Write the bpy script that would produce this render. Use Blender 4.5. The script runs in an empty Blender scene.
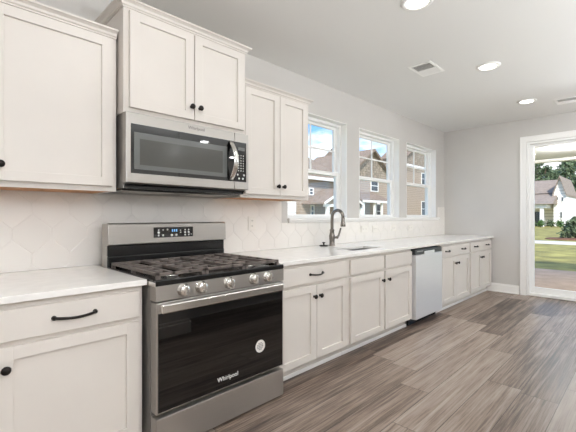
import bpy, bmesh, math, random
from mathutils import Vector, Matrix, noise
random.seed(7)
S = bpy.context.scene
COL = S.collection
PI = math.pi

# ------------------------------------------------------------------ camera
EYE = 1.2474            # eye height; cabinet wall is y = 0, room is y < 0, floor z = 0
cam_d = bpy.data.cameras.new('camera'); cam = bpy.data.objects.new('camera', cam_d); COL.objects.link(cam)
cam_d.sensor_width = 36.0; cam_d.lens = 36.0 * 366.0 / 576.0
cam_d.clip_start = 0.02; cam_d.clip_end = 400
cam.location = (0, -2.70, EYE); cam.rotation_euler = (PI / 2, 0, -PI / 4)
S.camera = cam

# ------------------------------------------------------------------ view, world, sun
S.view_settings.view_transform = 'Standard'; S.view_settings.look = 'None'
S.view_settings.gamma = 1.0; S.view_settings.use_curve_mapping = False
S.view_settings.exposure = 0.08
S.cycles.max_bounces = 10; S.cycles.diffuse_bounces = 8; S.cycles.glossy_bounces = 5
S.cycles.transparent_max_bounces = 16; S.cycles.sample_clamp_indirect = 6.0
LAMP_W = 5.6           # watts of each recessed ceiling lamp
FILL_GLOBE = 13.2            # emission of the unseen globes added behind the camera for fill
FILL_BOWL_W = 88.0           # watts of each unseen uplight bowl added to brighten the ceiling
SKY_STRENGTH = 2.1
SUN_STRENGTH = 4.8


def lin(c):
    def g(v):
        v /= 255.0
        return v / 12.92 if v <= 0.04045 else ((v + 0.055) / 1.055) ** 2.4
    return (g(c[0]), g(c[1]), g(c[2]), 1.0)


class NT:
    """tiny node-tree helper"""
    def __init__(s, tree):
        s.t = tree; s.t.nodes.clear()

    def n(s, typ, ins=None, **kw):
        nd = s.t.nodes.new(typ)
        for k, v in kw.items(): setattr(nd, k, v)
        if ins:
            for k, v in ins.items():
                if isinstance(v, bpy.types.NodeSocket): s.t.links.new(v, nd.inputs[k])
                else: nd.inputs[k].default_value = v
        return nd

    def math(s, op, a, b=0.0, c=0.0):
        return s.n('ShaderNodeMath', {0: a, 1: b, 2: c}, operation=op).outputs[0]

    def mix(s, fac, a, b, blend='MIX'):
        nd = s.n('ShaderNodeMix', data_type='RGBA', blend_type=blend)
        for k, v in ((0, fac), (6, a), (7, b)):
            if isinstance(v, bpy.types.NodeSocket): s.t.links.new(v, nd.inputs[k])
            else: nd.inputs[k].default_value = v
        return nd.outputs[2]

    def ramp(s, fac, stops):
        nd = s.n('ShaderNodeValToRGB', {0: fac}); e = nd.color_ramp.elements
        while len(e) < len(stops): e.new(0.5)
        for i, (p, c) in enumerate(stops): e[i].position = p; e[i].color = c
        return nd.outputs[0]


w = bpy.data.worlds.new('sky_world'); S.world = w; w.use_nodes = True
q = NT(w.node_tree)
dirv = q.n('ShaderNodeTexCoord').outputs['Generated']
sep = q.n('ShaderNodeSeparateXYZ', {0: dirv})
sky = q.ramp(sep.outputs[2], [(0.0, lin((170, 205, 235))), (0.16, lin((112, 166, 216))), (0.7, lin((60, 120, 190)))])
cl = q.n('ShaderNodeTexNoise', {'Vector': q.n('ShaderNodeMapping', {0: dirv, 3: (3.0, 3.0, 9.0)}).outputs[0], 'Scale': 1.6, 'Detail': 7.0, 'Roughness': 0.6})
cm = q.ramp(cl.outputs[0], [(0.46, (0, 0, 0, 1)), (0.62, (1, 1, 1, 1))])
skyc = q.mix(cm, sky, lin((212, 214, 216)))
bg = q.n('ShaderNodeBackground', {0: skyc, 1: SKY_STRENGTH})
q.t.links.new(bg.outputs[0], q.n('ShaderNodeOutputWorld').inputs[0])

sun_d = bpy.data.lights.new('sun', 'SUN'); sun_d.energy = SUN_STRENGTH; sun_d.angle = math.radians(4); sun_d.color = (1, 0.95, 0.88)
sun = bpy.data.objects.new('sun', sun_d); COL.objects.link(sun)
sun.rotation_euler = Vector((0.68, 0.66, -0.78)).to_track_quat('-Z', 'Y').to_euler()
sun.location = (-10, -20, 25)


def portal(loc, rot, sx, sy):
    d = bpy.data.lights.new('daylight_portal', 'AREA'); d.shape = 'RECTANGLE'; d.size = sx; d.size_y = sy
    d.cycles.is_portal = True
    o = bpy.data.objects.new('daylight_portal', d); COL.objects.link(o); o.location = loc; o.rotation_euler = rot


# ------------------------------------------------------------------ materials
def mat(name, base, rough=0.5, metal=0.0, var=0.0, vscale=6.0, bump=0.0, bscale=60.0, stretch=(1, 1, 1), coat=0.0, emit=None, estr=0.0, spec=0.5, rvar=0.0):
    m = bpy.data.materials.new(name); m.use_nodes = True
    q = NT(m.node_tree)
    co = q.n('ShaderNodeMapping', {0: q.n('ShaderNodeTexCoord').outputs['Object'], 3: stretch}).outputs[0]
    b = q.n('ShaderNodeBsdfPrincipled', {'Base Color': lin(base), 'Roughness': rough, 'Metallic': metal, 'Coat Weight': coat, 'Specular IOR Level': spec})
    if var or rvar:
        nz = q.n('ShaderNodeTexNoise', {'Vector': co, 'Scale': vscale, 'Detail': 4.0}).outputs[0]
        if var:
            lo = tuple(max(0, c * (1 - var)) for c in base); hi = tuple(min(255, c * (1 + var)) for c in base)
            q.t.links.new(q.ramp(nz, [(0.3, lin(lo)), (0.7, lin(hi))]), b.inputs['Base Color'])
        if rvar:
            q.t.links.new(q.math('MULTIPLY_ADD', nz, rvar, rough - rvar / 2), b.inputs['Roughness'])
    if bump:
        bz = q.n('ShaderNodeTexNoise', {'Vector': co, 'Scale': bscale, 'Detail': 3.0}).outputs[0]
        q.t.links.new(q.n('ShaderNodeBump', {'Strength': bump, 'Distance': 0.004, 'Height': bz}).outputs[0], b.inputs['Normal'])
    if emit:
        b.inputs['Emission Color'].default_value = lin(emit); b.inputs['Emission Strength'].default_value = estr
    q.t.links.new(b.outputs[0], q.n('ShaderNodeOutputMaterial').inputs[0])
    return m


M = {}
M['cab'] = mat('cabinet_paint', (218, 212, 205), 0.42, var=0.01, vscale=3)
M['wall'] = mat('wall_paint', (207, 204, 200), 0.75, var=0.01, vscale=2, bump=0.05, bscale=180)
M['ceil'] = mat('ceiling_paint', (226, 225, 222), 0.85, bump=0.06, bscale=90)
M['trim'] = mat('white_trim_paint', (245, 244, 241), 0.4)
M['vinyl'] = mat('white_vinyl', (247, 247, 245), 0.35)
M['steel'] = mat('stainless_steel', (178, 174, 169), 0.32, 0.82, var=0.006, vscale=2, stretch=(1, 1, 40), rvar=0.012)
M['steelb'] = mat('bright_steel', (226, 224, 220), 0.2, 1.0)
M['steeld'] = mat('dark_steel_side', (142, 139, 135), 0.4, 0.5)
M['dwsteel'] = mat('dishwasher_steel', (236, 237, 238), 0.38, 0.6, var=0.006, vscale=3, stretch=(1, 1, 60))
M['black'] = mat('black_enamel', (14, 14, 15), 0.25)
M['blackg'] = mat('black_glass', (7, 7, 8), 0.025, spec=0.75)
M['mwin'] = mat('microwave_window', (74, 74, 70), 0.14, var=0.05, vscale=500)
M['mwin2'] = mat('microwave_window_border', (98, 100, 98), 0.18)
M['iron'] = mat('cast_iron', (108, 99, 94), 0.5, 0.15, var=0.12, vscale=40, bump=0.2, bscale=250)
M['bronze'] = mat('dark_bronze', (38, 34, 31), 0.32, 0.7)
M['nickel'] = mat('brushed_nickel', (132, 126, 119), 0.24, 1.0)
M['sink'] = mat('sink_steel', (150, 148, 145), 0.3, 1.0)
M['wood'] = mat('raw_birch', (186, 132, 84), 0.6, var=0.1, vscale=8, stretch=(1, 12, 1))
M['plastic'] = mat('white_plastic', (236, 232, 225), 0.35)
M['slot'] = mat('dark_slot', (60, 58, 56), 0.6)
M['grille'] = mat('vent_dark', (96, 95, 93), 0.7)
M['mark'] = mat('white_print', (225, 225, 222), 0.5)
M['bluemark'] = mat('lit_display', (120, 170, 215), 0.5, emit=(120, 180, 230), estr=0.5)
M['sticker'] = mat('paper_sticker', (228, 224, 218), 0.6)
M['stickerink'] = mat('grey_print', (120, 118, 116), 0.6)
M['lens'] = mat('lamp_lens', (255, 250, 240), 0.4, emit=(255, 244, 226), estr=6.0)
M['globe'] = mat('added_globe_glow', (250, 249, 246), 0.8, emit=(243, 248, 255), estr=FILL_GLOBE)  # glow of the globes added out of view for fill
M['dwctl'] = mat('dishwasher_controls', (72, 74, 75), 0.35, 0.4)
M['quartz'] = mat('white_quartz', (240, 238, 234), 0.16, var=0.012, vscale=14, rvar=0.04)
M['concrete'] = mat('patio_concrete', (192, 167, 146), 0.9, var=0.06, vscale=3, bump=0.1)
M['walk'] = mat('sidewalk_concrete', (214, 208, 196), 0.9, var=0.04, vscale=2)
M['grass'] = mat('lawn_grass', (142, 134, 74), 0.95, var=0.25, vscale=1.3, bump=0.5, bscale=30)
M['leaf'] = mat('pine_needles', (92, 106, 78), 0.8, var=0.35, vscale=3)
M['shrubleaf'] = mat('shrub_leaves', (74, 104, 52), 0.7, var=0.3, vscale=6)
M['bark'] = mat('pine_bark', (92, 74, 60), 0.9, var=0.2, vscale=6)
M['shingle'] = mat('roof_shingle', (136, 119, 104), 0.9, var=0.16, vscale=5, bump=0.3, bscale=9)
M['shingle2'] = mat('grey_roof_shingle', (148, 134, 122), 0.9, var=0.1, vscale=4)
M['mulch'] = mat('mulch_bed', (120, 84, 62), 0.95, var=0.2, vscale=8)
M['winglass'] = mat('far_window_glass', (70, 74, 78), 0.1)
M['tan'] = mat('tan_soffit', (176, 168, 148), 0.8)


def pane_mat():
    m = bpy.data.materials.new('clear_glass'); m.use_nodes = True; q = NT(m.node_tree)
    fr = q.n('ShaderNodeFresnel', {'IOR': 1.45}).outputs[0]
    tr = q.n('ShaderNodeBsdfTransparent', {0: (0.99, 0.995, 0.993, 1)}); gl = q.n('ShaderNodeBsdfGlossy', {'Roughness': 0.01})
    mx = q.n('ShaderNodeMixShader', {0: q.math('MULTIPLY', fr, 0.10)})
    q.t.links.new(tr.outputs[0], mx.inputs[1]); q.t.links.new(gl.outputs[0], mx.inputs[2])
    q.t.links.new(mx.outputs[0], q.n('ShaderNodeOutputMaterial').inputs[0]); return m


M['glass'] = pane_mat()


def floor_mat():
    m = bpy.data.materials.new('vinyl_plank_floor'); m.use_nodes = True; q = NT(m.node_tree)
    P = q.n('ShaderNodeTexCoord').outputs['Object']; s = q.n('ShaderNodeSeparateXYZ', {0: P})
    x, y = s.outputs[0], s.outputs[1]; PW, PL = 0.225, 1.75
    yr = q.math('DIVIDE', q.math('ADD', y, 20.03), PW); row = q.math('FLOOR', yr)
    r1 = q.n('ShaderNodeTexWhiteNoise', {'W': row}, noise_dimensions='1D').outputs[0]
    xr = q.math('ADD', q.math('DIVIDE', q.math('ADD', x, 30.0), PL), q.math('MULTIPLY', r1, 7.3)); pk = q.math('FLOOR', xr)
    idv = q.n('ShaderNodeCombineXYZ', {0: row, 1: pk}).outputs[0]
    wn = q.n('ShaderNodeTexWhiteNoise', {'Vector': idv}, noise_dimensions='2D')
    rnd = wn.outputs[0]
    off = q.n('ShaderNodeVectorMath', {0: wn.outputs[1], 1: (37, 53, 11)}, operation='MULTIPLY').outputs[0]
    pv = q.n('ShaderNodeVectorMath', {0: P, 1: off}, operation='ADD').outputs[0]
    g1 = q.n('ShaderNodeTexNoise', {'Vector': q.n('ShaderNodeMapping', {0: pv, 3: (0.38, 9.0, 1)}).outputs[0], 'Scale': 2.0, 'Detail': 8.0, 'Roughness': 0.62, 'Distortion': 0.6}).outputs[0]
    g2 = q.n('ShaderNodeTexNoise', {'Vector': q.n('ShaderNodeMapping', {0: pv, 3: (1.3, 44.0, 1)}).outputs[0], 'Scale': 2.0, 'Detail': 5.0, 'Roughness': 0.7}).outputs[0]
    g3 = q.n('ShaderNodeTexNoise', {'Vector': q.n('ShaderNodeMapping', {0: pv, 3: (1.4, 4.0, 1)}).outputs[0], 'Scale': 1.3, 'Detail': 3.0}).outputs[0]
    v = q.math('ADD', q.math('MULTIPLY', g1, 0.46), q.math('ADD', q.math('MULTIPLY', g2, 0.52), q.math('MULTIPLY', g3, 0.16)))
    v = q.math('ADD', v, q.math('MULTIPLY_ADD', rnd, 0.17, -0.155))
    c = q.ramp(v, [(0.33, lin((52, 40, 34))), (0.43, lin((102, 87, 77))), (0.52, lin((142, 125, 112))), (0.62, lin((163, 149, 138))), (0.78, lin((188, 177, 167)))])
    fy = q.math('FRACT', yr); fx = q.math('FRACT', xr)
    ey = q.math('MINIMUM', fy, q.math('SUBTRACT', 1.0, fy)); ex = q.math('MULTIPLY', q.math('MINIMUM', fx, q.math('SUBTRACT', 1.0, fx)), PL / PW)
    gap = q.math('LESS_THAN', q.math('MINIMUM', ey, ex), 0.010)
    c = q.mix(q.math('MULTIPLY', gap, 0.75), c, lin((48, 38, 33)))
    b = q.n('ShaderNodeBsdfPrincipled', {'Base Color': c, 'Roughness': q.math('MULTIPLY_ADD', g2, 0.22, 0.27), 'Specular IOR Level': 0.45})
    hh = q.math('SUBTRACT', q.math('MULTIPLY', g2, 0.35), gap)
    q.t.links.new(q.n('ShaderNodeBump', {'Strength': 0.25, 'Distance': 0.003, 'Height': hh}).outputs[0], b.inputs['Normal'])
    q.t.links.new(b.outputs[0], q.n('ShaderNodeOutputMaterial').inputs[0]); return m


M['floor'] = floor_mat()


def lap_mat(name, c1, pitch, shake=False):
    m = bpy.data.materials.new(name); m.use_nodes = True; q = NT(m.node_tree)
    P = q.n('ShaderNodeTexCoord').outputs['Object']; s = q.n('ShaderNodeSeparateXYZ', {0: P})
    zr = q.math('DIVIDE', s.outputs[2], pitch); fz = q.math('FRACT', zr)
    edge = q.math('LESS_THAN', fz, 0.12)
    base = lin(c1)
    if shake:
        xr = q.math('DIVIDE', q.math('ADD', s.outputs[0], s.outputs[1]), pitch * 0.7)
        wn = q.n('ShaderNodeTexWhiteNoise', {'Vector': q.n('ShaderNodeCombineXYZ', {0: q.math('FLOOR', xr), 1: q.math('FLOOR', zr)}).outputs[0]}, noise_dimensions='2D').outputs[0]
        base = q.mix(wn, lin(tuple(v * 0.8 for v in c1)), lin(tuple(min(255, v * 1.12) for v in c1)))
    col = q.mix(edge, base, lin(tuple(v * 0.72 for v in c1)))
    b = q.n('ShaderNodeBsdfPrincipled', {'Base Color': col, 'Roughness': 0.8})
    q.t.links.new(q.n('ShaderNodeBump', {'Strength': 0.6, 'Distance': 0.03, 'Height': fz}).outputs[0], b.inputs['Normal'])
    q.t.links.new(b.outputs[0], q.n('ShaderNodeOutputMaterial').inputs[0]); return m


M['siding'] = lap_mat('taupe_lap_siding', (178, 161, 145), 0.28)
M['shake'] = lap_mat('taupe_shake_siding', (160, 146, 130), 0.30, True)
M['whitesiding'] = lap_mat('white_lap_siding', (250, 248, 246), 0.42)
M['soffit'] = lap_mat('white_soffit_boards', (248, 250, 250), 0.25)


def tile_mat():
    m = bpy.data.materials.new('glazed_tile'); m.use_nodes = True; q = NT(m.node_tree)
    geo = q.n('ShaderNodeNewGeometry')
    rnd = geo.outputs['Random Per Island']
    c = q.ramp(rnd, [(0.0, lin((240, 236, 231))), (1.0, lin((244, 240, 235)))])
    b = q.n('ShaderNodeBsdfPrincipled', {'Base Color': c, 'Roughness': 0.13})
    nz = q.n('ShaderNodeTexNoise', {'Vector': q.n('ShaderNodeTexCoord').outputs['Object'], 'Scale': 11.0, 'Detail': 2.0}).outputs[0]
    q.t.links.new(q.n('ShaderNodeBump', {'Strength': 0.12, 'Distance': 0.01, 'Height': nz}).outputs[0], b.inputs['Normal'])
    q.t.links.new(b.outputs[0], q.n('ShaderNodeOutputMaterial').inputs[0]); return m


M['tile'] = tile_mat()
M['grout'] = mat('tile_grout', (240, 236, 231), 0.9)


# ------------------------------------------------------------------ geometry helpers
def D(d):
    """distance in front of the camera along +y -> world y"""
    return d - 2.70


class MB:
    def __init__(s): s.bm = bmesh.new()

    def box(s, x0, x1, y0, y1, z0, z1, bev=0.0):
        x0, x1 = min(x0, x1), max(x0, x1); y0, y1 = min(y0, y1), max(y0, y1); z0, z1 = min(z0, z1), max(z0, z1)
        r = bmesh.ops.create_cube(s.bm, size=1.0)
        for v in r['verts']:
            v.co = Vector(((x0 + x1) / 2 + v.co.x * (x1 - x0), (y0 + y1) / 2 + v.co.y * (y1 - y0), (z0 + z1) / 2 + v.co.z * (z1 - z0)))
        if bev:
            ed = list({e for v in r['verts'] for e in v.link_edges})
            bmesh.ops.bevel(s.bm, geom=ed, offset=bev, segments=2, affect='EDGES', profile=0.5)
        return s

    def poly(s, pts, vec):
        """extrude a planar polygon by vec"""
        vec = Vector(vec)
        a = [s.bm.verts.new(p) for p in pts]; b = [s.bm.verts.new(Vector(p) + vec) for p in pts]
        n = len(pts)
        s.bm.faces.new(a); s.bm.faces.new(list(reversed(b)))
        for i in range(n): s.bm.faces.new((a[i], b[i], b[(i + 1) % n], a[(i + 1) % n]))
        return s

    def cells(s, xs, ys, holes, f, t):
        """plate made of grid cells minus holes; f(x,y,k) maps plate coords to space, k=0/1 the two faces"""
        nx, ny = len(xs) - 1, len(ys) - 1
        V = {}

        def g(i, j, k):
            if (i, j, k) not in V: V[(i, j, k)] = s.bm.verts.new(f(xs[i], ys[j], k * t))
            return V[(i, j, k)]
        solid = lambda i, j: 0 <= i < nx and 0 <= j < ny and (i, j) not in holes
        for i in range(nx):
            for j in range(ny):
                if not solid(i, j): continue
                s.bm.faces.new((g(i, j, 0), g(i + 1, j, 0), g(i + 1, j + 1, 0), g(i, j + 1, 0)))
                s.bm.faces.new((g(i, j, 1), g(i, j + 1, 1), g(i + 1, j + 1, 1), g(i + 1, j, 1)))
                for (di, dj, a, b) in ((-1, 0, (i, j), (i, j + 1)), (1, 0, (i + 1, j), (i + 1, j + 1)), (0, -1, (i, j), (i + 1, j)), (0, 1, (i, j + 1), (i + 1, j + 1))):
                    if not solid(i + di, j + dj):
                        s.bm.faces.new((g(*a, 0), g(*a, 1), g(*b, 1), g(*b, 0)))
        return s

    def lathe(s, prof, org, axis='z', seg=24):
        """prof: (r, h) list, revolve about axis through org"""
        rings = []
        for r, hh in prof:
            ring = []
            for k in range(seg):
                a = 2 * PI * k / seg; p = (r * math.cos(a), r * math.sin(a), hh)
                if axis == 'y-': p = (p[0], -p[2], p[1])
                elif axis == 'z-': p = (p[0], -p[1], -p[2])
                elif axis == 'x': p = (p[2], p[0], p[1])
                ring.append(s.bm.verts.new(Vector(org) + Vector(p)))
            rings.append(ring)
        for a, b in zip(rings, rings[1:]):
            for k in range(seg):
                fc = s.bm.faces.new((a[k], a[(k + 1) % seg], b[(k + 1) % seg], b[k])); fc.smooth = True
        s.bm.faces.new(list(reversed(rings[0]))); s.bm.faces.new(rings[-1])
        return s

    def tube(s, pts, r, seg=10, r2=None, flat=None):
        pts = [Vector(p) for p in pts]; n = len(pts); rings = []; up = Vector((0, 0, 1))
        prev = None
        for i, p in enumerate(pts):
            t = (pts[min(i + 1, n - 1)] - pts[max(i - 1, 0)]).normalized()
            if prev is None:
                a = t.cross(up)
                if a.length < 0.05: a = t.cross(Vector((1, 0, 0)))
            else:
                a = prev - t * prev.dot(t)
            a.normalize(); prev = a; b = t.cross(a)
            rr = r if r2 is None else r + (r2 - r) * i / (n - 1)
            fa, fb = (1, 1) if flat is None else flat
            rings.append([s.bm.verts.new(p + a * (rr * fa * math.cos(2 * PI * k / seg)) + b * (rr * fb * math.sin(2 * PI * k / seg))) for k in range(seg)])
        for a, b in zip(rings, rings[1:]):
            for k in range(seg):
                fc = s.bm.faces.new((a[k], a[(k + 1) % seg], b[(k + 1) % seg], b[k])); fc.smooth = True
        s.bm.faces.new(list(reversed(rings[0]))); s.bm.faces.new(rings[-1])
        return s

    def sphere(s, c, r, sx=1, sy=1, sz=1):
        rr = bmesh.ops.create_uvsphere(s.bm, u_segments=16, v_segments=10, radius=r)
        for v in rr['verts']: v.co = Vector((v.co.x * sx, v.co.y * sy, v.co.z * sz)) + Vector(c)
        for v in rr['verts']:
            for fc in v.link_faces: fc.smooth = True
        return s

    def build(s, name, m, parent=None):
        root = parent; off = Vector((0, 0, 0))
        while root is not None:
            off += root.location; root = root.parent
        for v in s.bm.verts: v.co -= off
        bmesh.ops.recalc_face_normals(s.bm, faces=s.bm.faces)
        me = bpy.data.meshes.new(name); s.bm.to_mesh(me); s.bm.free()
        o = bpy.data.objects.new(name, me); me.materials.append(M[m] if isinstance(m, str) else m)
        COL.objects.link(o)
        if parent: o.parent = parent
        return o


def thing(name, loc, label, cat, group=None):
    o = bpy.data.objects.new(name, None); COL.objects.link(o); o.location = loc; o.empty_display_size = 0.1
    o['label'] = label; o['category'] = cat
    if group: o['group'] = group
    return o


def tag(o, label, cat, group=None):
    o['label'] = label; o['category'] = cat
    if group: o['group'] = group
    return o


def struct(o):
    o['kind'] = 'structure'; return o


def textmesh(body, size, name, m, parent, loc, rot, align='CENTER', shear=0.0, depth=0.0008):
    cu = bpy.data.curves.new(name, 'FONT'); cu.body = body; cu.size = size; cu.align_x = align; cu.align_y = 'CENTER'; cu.extrude = depth; cu.shear = shear
    tmp = bpy.data.objects.new(name, cu); COL.objects.link(tmp)
    dg = bpy.context.evaluated_depsgraph_get(); me = bpy.data.meshes.new_from_object(tmp.evaluated_get(dg))
    bpy.data.objects.remove(tmp); bpy.data.curves.remove(cu)
    me.name = name
    o = bpy.data.objects.new(name, me); me.materials.clear(); me.materials.append(M[m]); COL.objects.link(o)
    off = Vector((0, 0, 0)); r = parent
    while r is not None:
        off += r.location; r = r.parent
    me.transform(Matrix.Translation(Vector(loc) - off) @ Matrix.Rotation(rot[2], 4, 'Z') @ Matrix.Rotation(rot[0], 4, 'X'))
    o.parent = parent
    return o


# ------------------------------------------------------------------ room shell
WX, RX0, RY0, CZ = 6.72, -2.4, -6.6, 2.77
WIN = [(2.69, 3.74), (4.00, 5.06), (5.285, 6.365)]; WZ0, WZ1 = 1.222, 2.395
DY0, DY1, DZ1 = D(-0.86), D(1.415), 2.405       # sliding door opening in the far wall
T = 0.20
struct(MB().box(RX0 - T, WX + T, RY0 - T, T, -0.25, 0).build('floor', 'floor'))
struct(MB().box(RX0 - T, WX + T, RY0 - T, T, CZ, CZ + 0.2).build('ceiling', 'ceil'))
xs = [RX0] + [v for ab in WIN for v in ab] + [WX + T]
struct(MB().cells(xs, [0, WZ0, WZ1, CZ], {(1, 1), (3, 1), (5, 1)}, lambda a, b, k: (a, k, b), T).build('wall_back', 'wall'))
struct(MB().cells([RY0, DY0, DY1, 0], [0, DZ1, CZ], {(1, 0)}, lambda a, b, k: (WX + k, a, b), T).build('wall_right', 'wall'))
struct(MB().box(RX0 - T, RX0, RY0, T, 0, CZ).build('wall_left', 'wall'))
struct(MB().box(RX0 - T, WX + T, RY0 - T, RY0, 0, CZ).build('wall_front', 'wall'))
# baseboards: far wall beside the door, with a small top bead
bb = MB().box(WX - 0.02, WX, DY1 + 0.10, D(2.05), 0.0, 0.118, 0.003).box(WX - 0.013, WX, DY1 + 0.10, D(2.05), 0.118, 0.138, 0.003)
bb.box(WX - 0.036, WX - 0.02, DY1 + 0.10, D(2.05), 0.0, 0.022, 0.006)
struct(bb.build('baseboard_right', 'trim'))
struct(MB().box(WX - 0.02, WX, RY0, DY0 - 0.10, 0, 0.138, 0.003).build('baseboard_far', 'trim'))
struct(MB().box(RX0, WX, RY0, RY0 + 0.02, 0, 0.138, 0.003).build('baseboard_front', 'trim'))
struct(MB().box(RX0, RX0 + 0.02, RY0 + 0.02, 0, 0, 0.138, 0.003).build('baseboard_left', 'trim'))
struct(MB().box(2.685, 6.45, -0.036, 0.0, 1.196, 1.2225, 0.004).box(2.70, 6.435, -0.018, 0.0, 1.176, 1.196, 0.003).build('trim_1', 'trim'))   # long sill ledge under the windows

# windows: double hung, white jamb liner in the reveal
for i, (a, b) in enumerate(WIN):
    r = struct(bpy.data.objects.new('window_%d' % (i + 1), None)); COL.objects.link(r); r.location = ((a + b) / 2, 0.0, WZ0)
    e = 0.0015
    m = MB()
    for (p, q2) in ((a + e, a + 0.012), (b - 0.012, b - e)): m.box(p, q2, 0.0, 0.085, WZ0 + e, WZ1 - e)
    m.box(a + 0.012, b - 0.012, 0.0, 0.085, WZ1 - 0.012, WZ1 - e)
    m.box(a + 0.012, b - 0.012, 0.0, 0.085, WZ0 + e, WZ0 + 0.006)
    m.build('jamb', 'trim', r)
    m = MB()
    y0, y1 = 0.085, 0.18
    m.box(a + e, a + 0.042, y0, y1, WZ0 + e, WZ1 - e, 0.003).box(b - 0.042, b - e, y0, y1, WZ0 + e, WZ1 - e, 0.003)
    m.box(a + 0.042, b - 0.042, y0, y1, WZ1 - 0.042, WZ1 - e, 0.003).box(a + 0.042, b - 0.042, y0, y1, WZ0 + e, WZ0 + 0.014, 0.003)
    m.build('frame', 'vinyl', r)
    A, B = a + 0.042, b - 0.042; mid = 1.765
    lo = MB(); ya, yb = 0.095, 0.130; z0, z1 = WZ0 + 0.014, mid + 0.022
    lo.box(A, A + 0.05, ya, yb, z0, z1, 0.004).box(B - 0.05, B, ya, yb, z0, z1, 0.004).box(A + 0.05, B - 0.05, ya, yb, z0, z0 + 0.03, 0.004).box(A + 0.05, B - 0.05, ya, yb, z1 - 0.045, z1, 0.004)
    ls = lo.build('lower_sash', 'vinyl', r)
    MB().box(A + 0.05, B - 0.05, 0.110, 0.114, z0 + 0.03, z1 - 0.045).build('pane', 'glass', ls)
    up = MB(); ya, yb = 0.134, 0.168; z0, z1 = mid - 0.022, WZ1 - 0.042
    up.box(A, A + 0.045, ya, yb, z0, z1, 0.004).box(B - 0.045, B, ya, yb, z0, z1, 0.004).box(A + 0.045, B - 0.045, ya, yb, z0, z0 + 0.04, 0.004).box(A + 0.045, B - 0.045, ya, yb, z1 - 0.03, z1, 0.004)
    us = up.build('upper_sash', 'vinyl', r)
    MB().box(A + 0.045, B - 0.045, 0.149, 0.153, z0 + 0.04, z1 - 0.03).build('pane', 'glass', us)
    zm = (z0 + z1) / 2 + 0.005; xm = (A + B) / 2
    MB().box(xm - 0.011, xm + 0.011, 0.140, 0.1485, z0 + 0.04, z1 - 0.03).box(A + 0.045, xm - 0.011, 0.140, 0.1485, zm - 0.010, zm + 0.010).box(xm + 0.011, B - 0.045, 0.140, 0.1485, zm - 0.010, zm + 0.010).build('muntin', 'vinyl', us)
    MB().box(xm - 0.03, xm + 0.03, 0.088, 0.0945, mid + 0.0, mid + 0.02, 0.003).build('sash_lock', 'vinyl', ls)
    portal(((a + b) / 2, 0.24, (WZ0 + WZ1) / 2), (-PI / 2, 0, 0), b - a, WZ1 - WZ0)

# sliding patio door in the far wall
r = struct(bpy.data.objects.new('door_1', None)); COL.objects.link(r); r.location = (WX, (DY0 + DY1) / 2, 0)
m = MB(); cw = 0.088
for (p, q2) in ((DY1, DY1 + cw), (DY0 - cw, DY0)):
    m.box(WX - 0.018, WX, p, q2, 0.0, DZ1 + cw, 0.004)
m.box(WX - 0.018, WX, DY0, DY1, DZ1, DZ1 + cw, 0.004)
m.box(WX - 0.026, WX - 0.018, DY1 + cw - 0.025, DY1 + cw, 0.0, DZ1 + cw, 0.003).box(WX - 0.026, WX - 0.018, DY0, DY1 + cw - 0.025, DZ1 + cw - 0.022, DZ1 + cw, 0.003)
m.build('casing', 'trim', r)
m = MB(); e = 0.0015
m.box(WX + 0.005, WX + 0.16, DY1 - 0.035, DY1 - e, 0.003, DZ1 - e, 0.003).box(WX + 0.005, WX + 0.16, DY0 + e, DY0 + 0.04, 0.003, DZ1 - e, 0.003)
m.box(WX + 0.005, WX + 0.16, DY0 + 0.04, DY1 - 0.04, DZ1 - 0.035, DZ1 - e, 0.003).box(WX + 0.005, WX + 0.16, DY0 + 0.04, DY1 - 0.04, 0.003, 0.045, 0.003)
m.build('frame', 'vinyl', r)
ym = (DY0 + DY1) / 2
for nm, p, q2, xa in (('fixed_panel', ym - 0.04, DY1 - 0.036, 0.06), ('sliding_panel', DY0 + 0.041, ym + 0.04, 0.012)):
    z0, z1 = 0.046, DZ1 - 0.036; st = 0.052; x0, x1 = WX + xa, WX + xa + 0.040
    m = MB().box(x0, x1, p, p + st, z0, z1, 0.004).box(x0, x1, q2 - st, q2, z0, z1, 0.004).box(x0, x1, p + st, q2 - st, z0, z0 + 0.09, 0.004).box(x0, x1, p + st, q2 - st, z1 - 0.045, z1, 0.004)
    pn = m.build(nm, 'vinyl', r)
    MB().box(x0 + 0.018, x0 + 0.023, p + st, q2 - st, z0 + 0.09, z1 - 0.045).build('pane', 'glass', pn)
MB().box(WX + 0.02, WX + 0.04, DY0 + 0.065, DY0 + 0.09, 0.95, 1.2, 0.005).build('pull_handle', 'vinyl', r)
portal((WX + 0.24, (DY0 + DY1) / 2, DZ1 / 2), (0, PI / 2, 0), DZ1, DY1 - DY0)

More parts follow.
